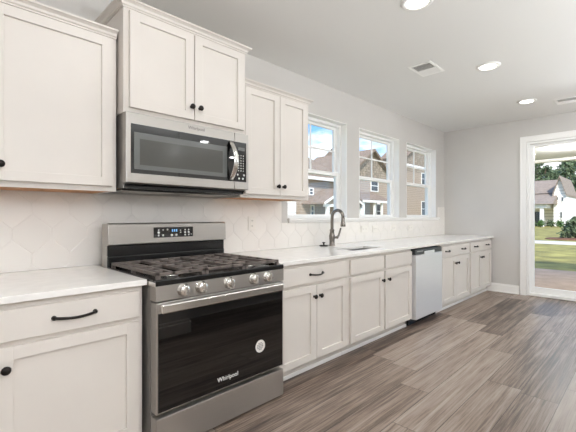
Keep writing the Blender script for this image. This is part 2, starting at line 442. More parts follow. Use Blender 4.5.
# ------------------------------------------------------------------ backsplash of hexagonal tiles (one surface)
bs0 = MB().box(0.19, 2.60, -0.004, 0, 0.914, 1.400).box(2.60, 6.435, -0.004, 0, 0.914, 1.176).box(6.435, WX, -0.004, 0, 0.914, 1.400)
bs = struct(bs0.build('trim_2', 'grout'))
m = MB(); WHX, HV, HD, gr = 0.202, 0.067, 0.089, 0.0022
zrow = HV + HD
for j in range(0, 5):
    for i in range(-1, 36):
        cx = 0.0735 + i * WHX + (0.5 * WHX if j % 2 else 0); cz = 0.8245 + j * zrow
        hx = WHX / 2 - gr / 2; hv = HV / 2; hd = HD - gr * 0.6
        pts = [(cx + hx, hv + cz), (cx, hv + hd + cz), (cx - hx, hv + cz), (cx - hx, -hv + cz), (cx, -hv - hd + cz), (cx + hx, -hv + cz)]
        a = [m.bm.verts.new((x, -0.0035, z)) for x, z in pts]
        b2 = [m.bm.verts.new((x, -0.0055, z)) for x, z in pts]
        ins = [m.bm.verts.new((cx + (x - cx) * 0.955, -0.0066, cz + (z - cz) * 0.955)) for x, z in pts]
        for k in range(6):
            k2 = (k + 1) % 6
            m.bm.faces.new((a[k], a[k2], b2[k2], b2[k])); m.bm.faces.new((b2[k], b2[k2], ins[k2], ins[k]))
        m.bm.faces.new(ins)


def clip(bm, co, no):
    bmesh.ops.bisect_plane(bm, geom=bm.verts[:] + bm.edges[:] + bm.faces[:], plane_co=co, plane_no=no, clear_outer=True)


clip(m.bm, (0, 0, 0.9155), (0, 0, -1)); clip(m.bm, (0, 0, 1.395), (0, 0, 1)); clip(m.bm, (0.19, 0, 0), (-1, 0, 0)); clip(m.bm, (WX - 0.001, 0, 0), (1, 0, 0))
# cut the window zone out: split along the sill line, drop faces above it between the windows
geom = lambda: m.bm.verts[:] + m.bm.edges[:] + m.bm.faces[:]
bmesh.ops.bisect_plane(m.bm, geom=geom(), plane_co=(0, 0, 1.175), plane_no=(0, 0, 1))
bmesh.ops.bisect_plane(m.bm, geom=geom(), plane_co=(2.60, 0, 0), plane_no=(1, 0, 0))
bmesh.ops.bisect_plane(m.bm, geom=geom(), plane_co=(6.452, 0, 0), plane_no=(1, 0, 0))
kill = [fc for fc in m.bm.faces if 2.60 < fc.calc_center_median().x < 6.452 and fc.calc_center_median().z > 1.175]
bmesh.ops.delete(m.bm, geom=kill, context='FACES')
m.build('tile_field', 'tile', bs)


# ------------------------------------------------------------------ cabinet helpers
def shaker(x0, x1, z0, z1, yf, t=0.024, rx=0.066, rz=0.055, rec=0.014):
    m = MB(); b = 0.0018
    m.box(x0, x0 + rx, yf, yf + t, z0, z1, b).box(x1 - rx, x1, yf, yf + t, z0, z1, b)
    m.box(x0 + rx - 0.001, x1 - rx + 0.001, yf, yf + t, z0, z0 + rz, b).box(x0 + rx - 0.001, x1 - rx + 0.001, yf, yf + t, z1 - rz, z1, b)
    m.box(x0 + rx - 0.004, x1 - rx + 0.004, yf + rec, yf + t - 0.002, z0 + rz - 0.004, z1 - rz + 0.004)
    return m


def knob(x, z, yf, parent):
    MB().lathe([(0.011, -0.001), (0.010, 0.003), (0.0065, 0.008), (0.007, 0.014), (0.0155, 0.018), (0.0185, 0.023), (0.0165, 0.029), (0.009, 0.033), (0.001, 0.034)], (x, yf, z), 'y-', 20).build('knob', 'bronze', parent)


def pull(x, z, yf, w2, parent):
    m = MB(); n = 14; pts = []
    for k in range(n + 1):
        t = k / n; pts.append((x - w2 + 2 * w2 * t, yf - 0.010 - 0.022 * math.sin(PI * t) ** 0.8, z - 0.006 * math.sin(PI * t)))
    m.tube(pts, 0.0065, 10)
    for s in (-1, 1):
        m.lathe([(0.011, -0.001), (0.011, 0.004), (0.008, 0.009), (0.009, 0.013), (0.002, 0.019)], (x + s * w2, yf, z), 'y-', 14)
    m.build('pull', 'bronze', parent)


FB, FD = D(1.922), D(1.896)      # base face frame, base door front
YT = D(1.985)                    # toe kick face


def base_cabinet(x0, x1, label, drawers, doors, knobs, pulls, pw=0.075, shoe=True, hollow=False):
    r = thing('base_cabinet', ((x0 + x1) / 2, -0.4, 0), label, 'cabinet', 'base cabinets along the window wall')
    if hollow:
        m = MB().box(x0, x1, FB, FB + 0.022, 0.095, 0.8835, 0.0015).box(x0, x0 + 0.018, FB + 0.022, -0.002, 0.095, 0.8835).box(x1 - 0.018, x1, FB + 0.022, -0.002, 0.095, 0.8835)
        m.box(x0 + 0.018, x1 - 0.018, FB + 0.022, -0.002, 0.095, 0.113).box(x0 + 0.018, x1 - 0.018, -0.014, -0.002, 0.113, 0.8835).build('body', 'cab', r)
    else: MB().box(x0, x1, FB, -0.002, 0.095, 0.8835, 0.0015).build('body', 'cab', r)
    MB().box(x0 + 0.001, x1 - 0.001, YT, YT + 0.02, 0.001, 0.095).build('toe_kick', 'cab', r)
    if shoe:
        MB().box(x0 + 0.001, x1 - 0.001, YT - 0.012, YT - 0.0005, 0.001, 0.032, 0.005).build('shoe_moulding', 'trim', r)
    for (a, b, flat) in drawers:
        d = MB().box(a, b, FD, FB - 0.0005, 0.722, 0.856, 0.003).build('drawer_front', 'cab', r)
        for p in pulls:
            if a < p < b: pull(p, 0.791, FD, pw, d)
    for (a, b) in doors:
        d = shaker(a, b, 0.112, 0.700, FD, FB - 0.0005 - FD).build('door', 'cab', r)
        for p in knobs:
            if a < p < b: knob(p, 0.613, FD, d)
    return r


base_cabinet(0.19, 0.826, 'off-white base cabinet left of the range with one drawer above one door', [(0.205, 0.803, 1)], [(0.205, 0.803)], [0.243], [0.502], 0.085)
base_cabinet(1.775, 2.655, 'off-white base cabinet right of the range with one wide drawer over two doors', [(1.795, 2.630, 1)], [(1.795, 2.218), (2.224, 2.630)], [2.186, 2.258], [2.215], 0.075)
base_cabinet(2.657, 3.862, 'off-white sink base cabinet below the faucet with two false drawer fronts without pulls', [(2.690, 3.245, 0), (3.285, 3.842, 0)], [(2.690, 3.245), (3.285, 3.842)], [3.212, 3.325], [], hollow=True)
base_cabinet(4.640, 5.652, 'off-white two-door base cabinet just right of the dishwasher with two pulls on its drawer', [(4.662, 5.624, 1)], [(4.662, 5.118), (5.124, 5.624)], [5.080, 5.168], [4.82, 5.385], 0.06)
base_cabinet(5.654, 6.680, 'off-white two-door base cabinet in the far corner at the end of the counter', [(5.688, 6.640, 1)], [(5.688, 6.140), (6.146, 6.640)], [6.106, 6.190], [5.89, 6.42], 0.06)

# countertops
tag(MB().box(0.185, 0.838, D(1.8856), -0.012, 0.884, 0.914, 0.003).build('countertop', 'quartz'), 'short white quartz countertop on the cabinet left of the range', 'countertop')
SX0, SX1, SY0, SY1 = 2.94, 3.51, D(2.045), D(2.31)
cell = MB().cells([1.765, SX0, SX1, WX - 0.003], [D(1.8856), SY0, SY1, -0.012], {(1, 1)}, lambda a, b, k: (a, b, 0.884 + k), 0.030)
ct = tag(cell.build('countertop', 'quartz'), 'long white quartz countertop with the sink cut into it under the windows', 'countertop')
md = ct.modifiers.new('bevel', 'BEVEL'); md.width = 0.003; md.segments = 2; md.limit_method = 'ANGLE'

# sink: under the slab
r = thing('sink', ((SX0 + SX1) / 2, (SY0 + SY1) / 2, 0.70), 'stainless steel undermount sink set into the long white countertop', 'sink')
x0, x1, y0, y1, zt, zb, tw = SX0 - 0.008, SX1 + 0.008, SY0 - 0.008, SY1 + 0.008, 0.8835, 0.705, 0.006
m = MB().box(x0, x1, y0, y0 + tw, zb, zt).box(x0, x1, y1 - tw, y1, zb, zt).box(x0, x0 + tw, y0 + tw, y1 - tw, zb, zt).box(x1 - tw, x1, y0 + tw, y1 - tw, zb, zt).box(x0, x1, y0, y1, zb - tw, zb)
m.build('basin', 'sink', r)
MB().lathe([(0.045, 0.0), (0.045, 0.004), (0.03, 0.004), (0.028, 0.002), (0.002, 0.002)], ((x0 + x1) / 2, (y0 + y1) / 2, zb), 'z', 20).build('drain', 'steelb', r)

# faucet
FX, FY = 3.245, D(2.548)
r = thing('faucet', (FX, FY, 0.9142), 'brushed nickel gooseneck faucet with side lever behind the sink', 'faucet')
MB().lathe([(0.038, 0), (0.038, 0.006), (0.031, 0.014), (0.029, 0.05), (0.033, 0.085), (0.034, 0.11), (0.027, 0.135), (0.022, 0.165), (0.027, 0.170), (0.027, 0.180), (0.019, 0.186), (0.017, 0.19)], (FX, FY, 0.9142), 'z', 24).build('body', 'nickel', r)
R_, top = 0.075, 1.235
pts = [(FX, FY, 1.09 + (top - 1.09) * k / 6) for k in range(6)]
for k in range(15):
    a = PI - (PI * 1.02) * k / 14
    pts.append((FX + 0.002, FY - R_ - R_ * math.cos(a), top + R_ * math.sin(a)))
MB().tube(pts, 0.0175, 14).build('spout', 'nickel', r)
ex, ey, ez = pts[-1]
MB().lathe([(0.016, 0), (0.019, 0.012), (0.020, 0.03), (0.027, 0.080), (0.029, 0.098), (0.026, 0.103), (0.002, 0.103)], (ex, ey, ez + 0.004), 'z-', 20).build('spray_head', 'nickel', r)
hb = Vector((FX + 0.022, FY - 0.01, 1.005))
MB().tube([hb, hb + Vector((0.03, -0.015, 0.002)), hb + Vector((0.052, -0.026, 0.022)), hb + Vector((0.062, -0.032, 0.062)), hb + Vector((0.074, -0.038, 0.108))], 0.014, 12, 0.009).sphere(hb + Vector((0.036, -0.018, 0.003)), 0.017).build('lever_handle', 'nickel', r)

r = thing('sink_stopper', (3.145, D(2.585), 0.9142), 'small dark round sink stopper with upright knob lying left of the faucet', 'sink stopper')
MB().lathe([(0.048, 0), (0.050, 0.006), (0.044, 0.013), (0.012, 0.015)], (3.145, D(2.585), 0.9142), 'z', 24).build('plug', 'bronze', r)
MB().lathe([(0.010, 0), (0.008, 0.016), (0.017, 0.021), (0.017, 0.028), (0.002, 0.031)], (3.145, D(2.585), 0.929), 'z', 16).build('knob', 'bronze', r)

# dishwasher
dx0, dx1 = 3.886, 4.600
r = thing('dishwasher', ((dx0 + dx1) / 2, -0.4, 0), 'stainless dishwasher with pale door and dark control strip under the counter', 'dishwasher')
MB().box(dx0 - 0.012, dx1 + 0.012, D(1.935), D(2.60), 0.10, 0.872).build('tub', 'black', r)
MB().box(dx0, dx1, D(1.872), D(1.934), 0.085, 0.806, 0.006).build('door', 'dwsteel', r)
cp = MB().box(dx0, dx1, D(1.880), D(1.934), 0.812, 0.868, 0.004).build('control_panel', 'dwctl', r)
MB().box(dx0 + 0.22, dx1 - 0.22, D(1.874), D(1.8805), 0.790, 0.842, 0.003).build('latch_pull', 'dwsteel', cp)
for k in range(6): MB().box(dx0 + 0.05 + k * 0.025, dx0 + 0.062 + k * 0.025, D(1.879), D(1.8803), 0.842, 0.850).build('button', 'mark', cp)
MB().box(dx0 - 0.005, dx1 + 0.005, D(1.96), D(1.975), 0.012, 0.099).build('kick_plate', 'black', r)
for xx in (dx0 + 0.02, dx1 - 0.05):
    MB().lathe([(0.018, 0), (0.018, 0.008), (0.008, 0.012), (0.008, 0.102)], (xx + 0.012, D(1.990), 0.001), 'z', 12).build('leveling_leg', 'black', r)

# ------------------------------------------------------------------ range
X0, X1 = 0.846, 1.758; YF = D(1.80)
r = thing('gas_range', ((X0 + X1) / 2, -0.5, 0), 'freestanding stainless steel gas range with black oven window and five knobs', 'range')
MB().box(X0, X1, D(1.868), D(2.60), 0.03, 0.880).build('body', 'steeld', r)
for xx in (X0 + 0.05, X1 - 0.05):
    for yy in (D(1.95), D(2.52)):
        MB().lathe([(0.02, 0), (0.02, 0.01), (0.012, 0.012), (0.012, 0.031)], (xx, yy, 0.0005), 'z', 12).build('foot', 'black', r)
# cooktop tray with raised rim
m = MB().box(X0, X1, D(1.806), D(2.60), 0.880, 0.904, 0.003)
m.box(X0 - 0.001, X1 + 0.001, D(1.800), D(1.828), 0.886, 0.915, 0.005)
m.box(X0 - 0.001, X0 + 0.014, D(1.828), D(2.49), 0.90, 0.917, 0.004).box(X1 - 0.014, X1 + 0.001, D(1.828), D(2.49), 0.90, 0.917, 0.004)
ck = m.build('cooktop', 'black', r)
MB().box(X0 - 0.0035, X0 - 0.001, D(1.803), D(2.49), 0.882, 0.905, 0.0008).build('side_trim', 'steelb', ck)
for (bx, by, br) in ((1.02, 2.00, 0.045), (1.02, 2.31, 0.035), (1.302, 2.15, 0.052), (1.585, 2.00, 0.05), (1.585, 2.31, 0.035)):
    b_ = MB().lathe([(br + 0.02, 0), (br + 0.02, 0.006), (br, 0.008), (br, 0.014)], (bx, D(by), 0.904), 'z', 24).build('burner', 'steelb', r)
    MB().lathe([(br - 0.004, 0), (br - 0.002, 0.004), (br - 0.008, 0.009), (0.002, 0.010)], (bx, D(by), 0.918), 'z', 24).build('burner_cap', 'black', b_)
gw = (X1 - X0 - 0.032) / 3
for g in range(3):
    a = X0 + 0.016 + g * gw + 0.002; b = a + gw - 0.004; c, d = D(1.830), D(2.478)
    m = MB(); bw, zt, zb = 0.0105, 0.947, 0.930
    for xx in (a + bw, b - bw): m.box(xx - bw, xx + bw, c, d, zb, zt, 0.003)
    for yy in (c + bw, (c + d) / 2, d - bw): m.box(a, b, yy - bw, yy + bw, zb, zt, 0.003)
    for xx in (a + (b - a) / 3, a + (b - a) * 2 / 3): m.box(xx - bw, xx + bw, c, d, zb, zt, 0.003)
    for yy in (c + (d - c) * 0.18, c + (d - c) * 0.34, c + (d - c) * 0.66, c + (d - c) * 0.82):
        m.box(a, a + (b - a) * 0.36, yy - bw * 0.8, yy + bw * 0.8, zb, zt, 0.003).box(b - (b - a) * 0.36, b, yy - bw * 0.8, yy + bw * 0.8, zb, zt, 0.003)
    for xx in (a + bw, b - bw):
        for yy in (c + bw, (c + d) / 2, d - bw): m.box(xx - bw, xx + bw, yy - bw, yy + bw, 0.9045, zb + 0.002)
    m.build('grate', 'iron', r)
# control panel, slightly leaning back
m = MB().poly([(X0, D(1.803), 0.884), (X0, D(1.800), 0.806), (X0, D(1.868), 0.806), (X0, D(1.868), 0.884)], (X1 - X0, 0, 0))
pn = m.build('control_panel', 'steel', r)
for kx in (0.994, 1.105, 1.293, 1.484, 1.602):
    kx += 0.004
    k_ = MB().lathe([(0.036, 0.001), (0.036, 0.004), (0.031, 0.006), (0.029, 0.028), (0.026, 0.032), (0.002, 0.033)], (kx, D(1.801), 0.849), 'y-', 28).build('knob', 'steelb', r)
    MB().box(kx - 0.008, kx + 0.008, D(1.801) - 0.046, D(1.801) - 0.030, 0.822, 0.876, 0.004).build('grip', 'steelb', k_)
# vent slots between panel and door
m = MB()
for k in range(40): m.box(X0 + 0.16 + k * 0.0145, X0 + 0.168 + k * 0.0145, D(1.806), D(1.83), 0.799, 0.8055)
m.build('vent_slots', 'steeld', r)
# oven door
dr = MB().box(X0 + 0.002, X1 - 0.002, D(1.803), D(1.866), 0.222, 0.798, 0.004).build('oven_door', 'steel', r)
MB().box(X0 + 0.012, X1 - 0.012, D(1.7985), D(1.8045), 0.231, 0.742, 0.002).build('door_glass', 'blackg', dr)
m = MB().box(0.862, 1.722, D(1.760), D(1.780), 0.748, 0.794, 0.006)
for xx in (0.864, 1.690): m.box(xx, xx + 0.03, D(1.778), D(1.804), 0.752, 0.790, 0.004)
m.build('door_handle', 'steelb', dr)
textmesh('Whirlpool', 0.036, 'logo', 'mark', dr, (1.292, D(1.7975), 0.287), (PI / 2, 0, 0))
st = MB().lathe([(0.040, 0.0), (0.040, 0.001)], (1.545, D(1.7985), 0.407), 'y-', 28).build('sticker', 'sticker', dr)
m = MB()
for (zz, hw) in ((0.020, 0.016), (0.010, 0.025), (0.0, 0.028), (-0.010, 0.025), (-0.020, 0.014)):
    for k in range(4):
        p = -hw + k * hw / 2
        m.box(1.545 + p, 1.545 + p + hw * 0.36, D(1.7968), D(1.7976), 0.407 + zz - 0.003, 0.407 + zz + 0.003)
m.build('sticker_print', 'stickerink', dr)
MB().box(X0 + 0.001, X1 - 0.001, D(1.800), D(1.866), 0.022, 0.200, 0.005).build('storage_drawer', 'steel', r)
# backguard: stainless console above a dark recessed vent
m = MB().poly([(X0, D(2.475), 1.058), (X0, D(2.482), 1.190), (X0, D(2.492), 1.200), (X0, D(2.60), 1.200), (X0, D(2.60), 0.904), (X0, D(2.52), 0.904), (X0, D(2.52), 1.050)], (X1 - X0, 0, 0))
bgd = m.build('backguard', 'steel', r)
md = bgd.modifiers.new('bevel', 'BEVEL'); md.width = 0.004; md.segments = 2; md.limit_method = 'ANGLE'
m = MB().box(X0 + 0.004, X1 - 0.004, D(2.500), D(2.5195), 0.985, 1.052, 0.003).box(X0 + 0.004, X1 - 0.004, D(2.492), D(2.5195), 0.9045, 0.985, 0.008)
m.build('rear_vent', 'black', r)
cs = MB().box(1.147, 1.454, D(2.4735), D(2.480), 1.094, 1.167, 0.001).build('display', 'blackg', r)
m = MB()
for (cx, cz, rr) in [(1.182, 1.148, .006), (1.182, 1.130, .009), (1.182, 1.110, .007), (1.215, 1.110, .007), (1.215, 1.148, .005), (1.248, 1.150, .007), (1.350, 1.143, .005), (1.352, 1.128, .005), (1.388, 1.146, .006), (1.388, 1.128, .008), (1.388, 1.109, .006), (1.418, 1.146, .006), (1.418, 1.128, .008), (1.418, 1.109, .006), (1.440, 1.112, .004), (1.282, 1.110, .009), (1.318, 1.110, .009)]:
    MB().lathe([(rr, -0.0005), (rr, 0.0008)], (cx, D(2.4735), cz), 'y-', 10).build('button', 'mark', cs)
for k in range(3): MB().box(1.282 + k * 0.016, 1.292 + k * 0.016, D(2.4727), D(2.474), 1.133, 1.152).build('display_light', 'bluemark', cs)

# ------------------------------------------------------------------ upper cabinets
CROWN = [(0.0, 0.0), (0.006, 0.0), (0.006, 0.008), (0.014, 0.012), (0.018, 0.024), (0.032, 0.034), (0.038, 0.036), (0.038, 0.046), (0.0, 0.046)]


def crown(x0, x1, yb, yf, z0, left, right, parent, prof=CROWN, k=1.0):
    m = MB(); rows = []
    for (o, z) in prof:
        o *= k
        rows.append([(x0 - (o if left else 0), yb, z0 + z), (x0 - (o if left else 0), yf - o, z0 + z), (x1 + (o if right else 0), yf - o, z0 + z), (x1 + (o if right else 0), yb, z0 + z)])
    V = [[m.bm.verts.new(p) for p in rw] for rw in rows]
    n = len(V)
    for i in range(n):
        a, b = V[i], V[(i + 1) % n]
        for j in range(3): m.bm.faces.new((a[j], a[j + 1], b[j + 1], b[j]))
    m.bm.faces.new([V[i][0] for i in range(n)]); m.bm.faces.new([V[i][3] for i in reversed(range(n))])
    m.box(x0 + 0.001, x1 - 0.001, yf + 0.001, yb, z0 + 0.002, z0 + 0.044)
    m.build('crown_moulding', 'cab', parent)


def upper_cabinet(x0, x1, face, z0, z1, label, doors, knobs, zk, left, right, dz0, dz1, wood=True):
    r = thing('wall_cabinet', ((x0 + x1) / 2, -0.2, z0), label, 'cabinet', 'wall cabinets over the counter')
    yf = D(face)
    if wood:
        m = MB().box(x0, x1, yf, -0.012, z0 + 0.016, z1, 0.001).box(x0, x1, yf, yf + 0.022, z0, z0 + 0.018).box(x0, x0 + 0.014, yf + 0.022, -0.012, z0, z0 + 0.018).box(x1 - 0.014, x1, yf + 0.022, -0.012, z0, z0 + 0.018)
        m.build('body', 'cab', r)
        MB().box(x0 + 0.0145, x1 - 0.0145, yf + 0.0225, -0.013, z0 + 0.004, z0 + 0.0155).build('bottom_panel', 'wood', r)['label'] = 'bare wood underside'
    else:
        MB().box(x0, x1, yf, -0.004, z0, z1, 0.001).build('body', 'cab', r)
    for (a, b) in doors:
        d = shaker(a, b, dz0, dz1, yf - 0.025, 0.0245, 0.062, 0.052).build('door', 'cab', r)
        for kx in knobs:
            if a < kx < b: knob(kx, zk, yf - 0.025, d)
    crown(x0, x1, -0.004, yf, z1, left, right, r)
    return r


upper_cabinet(0.20, 0.832, 2.306, 1.3955, 2.316, 'off-white single-door wall cabinet at the left, over the short countertop', [(0.225, 0.806)], [0.272], 1.505, True, False, 1.425, 2.302)
upper_cabinet(0.846, 1.762, 2.23, 1.8665, 2.495, 'tall-set off-white two-door wall cabinet directly above the microwave', [(0.876, 1.305), (1.312, 1.738)], [1.284, 1.347], 1.983, True, True, 1.899, 2.478, False)
upper_cabinet(1.776, 2.577, 2.306, 1.3955, 2.290, 'off-white two-door wall cabinet between the microwave and the first window', [(1.806, 2.182), (2.188, 2.540)], [2.155, 2.222], 1.500, False, True, 1.425, 2.278)

# ------------------------------------------------------------------ microwave
r = thing('microwave', (1.302, -0.25, 1.41), 'stainless over-the-range microwave with black window and arched handle', 'microwave')
mx0, mx1 = 0.845, 1.764; MY = D(2.19)
MB().box(mx0 + 0.004, mx1 - 0.004, D(2.245), -0.013, 1.415, 1.8655, 0.002).build('body', 'steeld', r)
m = MB().poly([(mx0 + 0.012, D(2.225), 1.440), (mx0 + 0.012, D(2.30), 1.405), (mx0 + 0.012, D(2.62), 1.405), (mx0 + 0.012, D(2.62), 1.4148), (mx0 + 0.012, D(2.244), 1.4148), (mx0 + 0.012, D(2.244), 1.440)], (mx1 - mx0 - 0.024, 0, 0))
gr_ = m.build('vent_underside', 'black', r)
m = MB()
for xx in (0.93, 1.38):
    m = MB()
    m.box(xx, xx + 0.30, D(2.33), D(2.54), 1.4035, 1.4055)
    for k in range(9): m.box(xx, xx + 0.30, D(2.34) + k * 0.022, D(2.352) + k * 0.022, 1.4020, 1.4036)
    m.build('grease_filter', 'steel', gr_)
ds = 1.632
dr = MB().box(mx0, ds - 0.0015, MY, D(2.244), 1.445, 1.8655, 0.005).build('door', 'steel', r)
MB().box(0.874, ds - 0.0016, MY - 0.0015, MY + 0.003, 1.503, 1.798).build('door_glass', 'blackg', dr)
MB().box(0.893, 1.565, MY - 0.0022, MY - 0.0014, 1.528, 1.750).build('window_border', 'mwin2', dr)
MB().box(0.927, 1.525, MY - 0.003, MY - 0.0021, 1.556, 1.712).build('window_mesh', 'mwin', dr)
textmesh('Whirlpool', 0.030, 'logo', 'stickerink', dr, (1.315, MY - 0.0008, 1.838), (PI / 2, 0, 0))
m = MB(); pts = []
for k in range(13):
    t = k / 12; pts.append((1.598, MY - 0.006 - 0.062 * math.sin(PI * t), 1.512 + 0.276 * t))
m.tube(pts, 0.016, 12, None, (1.3, 0.6)).build('handle', 'steelb', dr)
cp = MB().box(ds + 0.0015, mx1, MY, D(2.244), 1.445, 1.8655, 0.005).build('control_panel', 'steel', r)
MB().box(ds + 0.0016, 1.741, MY - 0.0015, MY + 0.003, 1.503, 1.798).build('keypad_glass', 'blackg', cp)
m = MB()
for i in range(3):
    for j in range(7):
        MB().lathe([(0.0042, 0.0), (0.0042, 0.0008)], (1.668 + i * 0.022, MY - 0.0014, 1.585 + j * 0.019), 'y-', 8).build('button', 'mark', cp)
for (px, pz) in ((1.660, 1.555), (1.718, 1.555), (1.672, 1.527), (1.708, 1.527)):
    MB().lathe([(0.008, 0.0), (0.008, 0.0008)], (px, MY - 0.0014, pz), 'y-', 10).build('button', 'mark', cp)
MB().box(1.662, 1.725, MY - 0.0023, MY - 0.0014, 1.735, 1.760).build('display', 'mwin2', cp)

# ------------------------------------------------------------------ outlets on the tiles


def outlet(x0, x1, z0, z1, label, horiz, sw=False):
    cx, cz = (x0 + x1) / 2, (z0 + z1) / 2
    r = thing('switch_plate' if sw else 'outlet_plate', (cx, -0.007, cz), label, 'switch' if sw else 'outlet')
    MB().box(x0, x1, -0.0135, -0.0069, z0, z1, 0.002).build('cover', 'plastic', r)
    m = MB()
    hw, hh = ((x1 - x0) * 0.34, (z1 - z0) * 0.24) if horiz else ((x1 - x0) * 0.24, (z1 - z0) * 0.34)
    m.box(cx - hw, cx + hw, -0.0155, -0.0130, cz - hh, cz + hh, 0.001)
    ins = m.build('rocker' if sw else 'receptacle', 'plastic', r)
    if not sw:
        for k in (-1, 1):
            ox, oz = (k * hw * 0.55, 0) if horiz else (0, k * hh * 0.55)
            MB().box(cx + ox - 0.007, cx + ox - 0.004, -0.0158, -0.0154, cz + oz - 0.006, cz + oz + 0.006).build('slot', 'slot', ins); MB().box(cx + ox + 0.004, cx + ox + 0.007, -0.0158, -0.0154, cz + oz - 0.006, cz + oz + 0.006).build('slot', 'slot', ins)
    else:
        s = MB(); s.box(cx - hw * 0.9, cx + hw * 0.9, -0.0158, -0.0154, cz - 0.001, cz + 0.001); s.build('seam', 'slot', ins)


outlet(2.160, 2.254, 1.112, 1.244, 'upright white outlet plate on the tiles between range and faucet', False)
outlet(4.030, 4.190, 1.032, 1.122, 'white outlet plate on the tiles nearest right of the faucet', True)
outlet(4.305, 4.440, 1.030, 1.118, 'white switch plate second right of the faucet, close beside an outlet', True, True)
outlet(4.800, 4.940, 1.028, 1.116, 'white outlet plate on the tiles below the right edge of the middle window', True)
outlet(5.315, 5.475, 1.022, 1.104, 'white outlet plate on the tiles farthest right, below the last window', True)

PORCH_W = 70.0
# ------------------------------------------------------------------ ceiling lamps and vents
LBL = {(2, 0): 'round recessed ceiling lamp nearest the camera, cut by the top edge', (3, 0): 'round recessed ceiling lamp in the middle of the row, right of the square vent', (4, 0): 'round recessed ceiling lamp farthest along, near the patio door'}
for i, lx in enumerate((-0.69, 0.90, 2.485, 4.065, 5.66)):
    for j, ly in enumerate((D(1.19), D(-2.1), D(-3.3))):  # the two rear rows are unseen lamps added to brighten the room
        off_view = 'added round recessed ceiling lamp for fill, unseen behind the camera' if j else 'round recessed ceiling lamp over the left counter, outside the picture'
        r = thing('recessed_lamp', (lx, ly, CZ), LBL.get((i, j), off_view), 'lamp', 'recessed ceiling lamps' if (i, j) in LBL else 'recessed lamps out of view')
        MB().lathe([(0.112, 0.0), (0.112, 0.003), (0.098, 0.010), (0.080, 0.011), (0.080, 0.0)], (lx, ly, CZ - 0.0005), 'z-', 32).build('trim_ring', 'trim', r)
        MB().lathe([(0.079, 0.0), (0.079, 0.0085), (0.06, 0.0105), (0.002, 0.0115)], (lx, ly, CZ - 0.0005), 'z-', 32).build('lens', 'lens', r)
        ld = bpy.data.lights.new('lamp_light', 'AREA'); ld.shape = 'DISK'; ld.size = 0.15; ld.energy = LAMP_W; ld.color = (0.97, 0.985, 1.0)
        lo = bpy.data.objects.new('lamp_light', ld); COL.objects.link(lo); lo.parent = r; lo.location = (0, 0, -0.016)


def vent(x0, x1, y0, y1, label, split_x):
    r = thing('ceiling_vent', ((x0 + x1) / 2, (y0 + y1) / 2, CZ), label, 'vent')
    b = 0.028; z0, z1 = CZ - 0.008, CZ - 0.0008
    m = MB().box(x0, x1, y0, y0 + b, z0, z1, 0.002).box(x0, x1, y1 - b, y1, z0, z1, 0.002).box(x0, x0 + b, y0 + b, y1 - b, z0, z1, 0.002).box(x1 - b, x1, y0 + b, y1 - b, z0, z1, 0.002)
    m.build('frame', 'trim', r)
    MB().box(x0 + b, x1 - b, y0 + b, y1 - b, CZ - 0.0020, CZ - 0.0008).build('duct_back', 'grille', r)
    m = MB(); n = 9
    for half in (0, 1):
        a, c = (x0 + b, split_x - 0.004) if half == 0 else (split_x + 0.004, x1 - b)
        k = a + 0.004
        while k < c - 0.008:
            if half == 0: m.poly([(k + 0.0, 0, CZ - 0.0095), (k + 0.0015, 0, CZ - 0.0095), (k + 0.006, 0, CZ - 0.003), (k + 0.0045, 0, CZ - 0.003)], (0, 0, 0)) if False else m.poly([(k, y0 + b, CZ - 0.009), (k + 0.0018, y0 + b, CZ - 0.009), (k + 0.0060, y0 + b, CZ - 0.003), (k + 0.0042, y0 + b, CZ - 0.003)], (0, y1 - y0 - 2 * b, 0))
            else: m.poly([(k + 0.009, y0 + b, CZ - 0.009), (k + 0.0108, y0 + b, CZ - 0.009), (k + 0.0018, y0 + b, CZ - 0.003), (k, y0 + b, CZ - 0.003)], (0, y1 - y0 - 2 * b, 0))
            k += 0.017 if half == 0 else 0.0105
    m.box(split_x - 0.004, split_x + 0.004, y0 + b, y1 - b, CZ - 0.009, CZ - 0.003)
    m.build('louvres', 'trim', r)


vent(3.515, 3.862, D(1.545), D(1.782), 'square white ceiling vent with a dark half, above the middle of the counter', 3.69)
vent(5.86, 6.14, D(0.58), D(0.93), 'white ceiling vent at the right edge, above the patio door', 6.0)

# ------------------------------------------------------------------ kitchen island (beside the camera, seen mirrored in the oven glass)
r = thing('kitchen_island', (2.9, -3.45, 0), 'off-white panelled kitchen island reflected in the dark oven glass', 'island')
MB().box(2.02, 4.66, -3.95, -3.06, 0.09, 0.884, 0.002).build('body', 'cab', r)
m = MB().box(1.70, 2.02, -3.98, -2.64, 0.0, 0.8835, 0.003).box(1.675, 2.045, -4.005, -2.615, 0.0, 0.12, 0.006).box(1.688, 2.032, -3.992, -2.628, 0.12, 0.15, 0.006)
m.build('end_panel', 'cab', r)
for k in range(5): shaker(2.06 + k * 0.515, 2.06 + k * 0.515 + 0.50, 0.13, 0.86, 0, 0.02).build('side_panel', 'cab', r)
for o in r.children:
    if o.name.startswith('side_panel'):
        for v in o.data.vertices: v.co.y = (-3.0405 - r.location.y) - (v.co.y + r.location.y) if False else -(v.co.y + r.location.y) + (-3.06 + 0.021) - 0.0 - r.location.y
        o.data.flip_normals()
MB().box(2.03, 4.6, -3.85, -3.10, 0.0, 0.09).build('toe_kick', 'cab', r)
tag(MB().box(1.64, 4.70, -4.05, -2.60, 0.884, 0.914, 0.003).build('island_countertop', 'quartz'), 'white quartz slab lying on the panelled kitchen island', 'countertop')

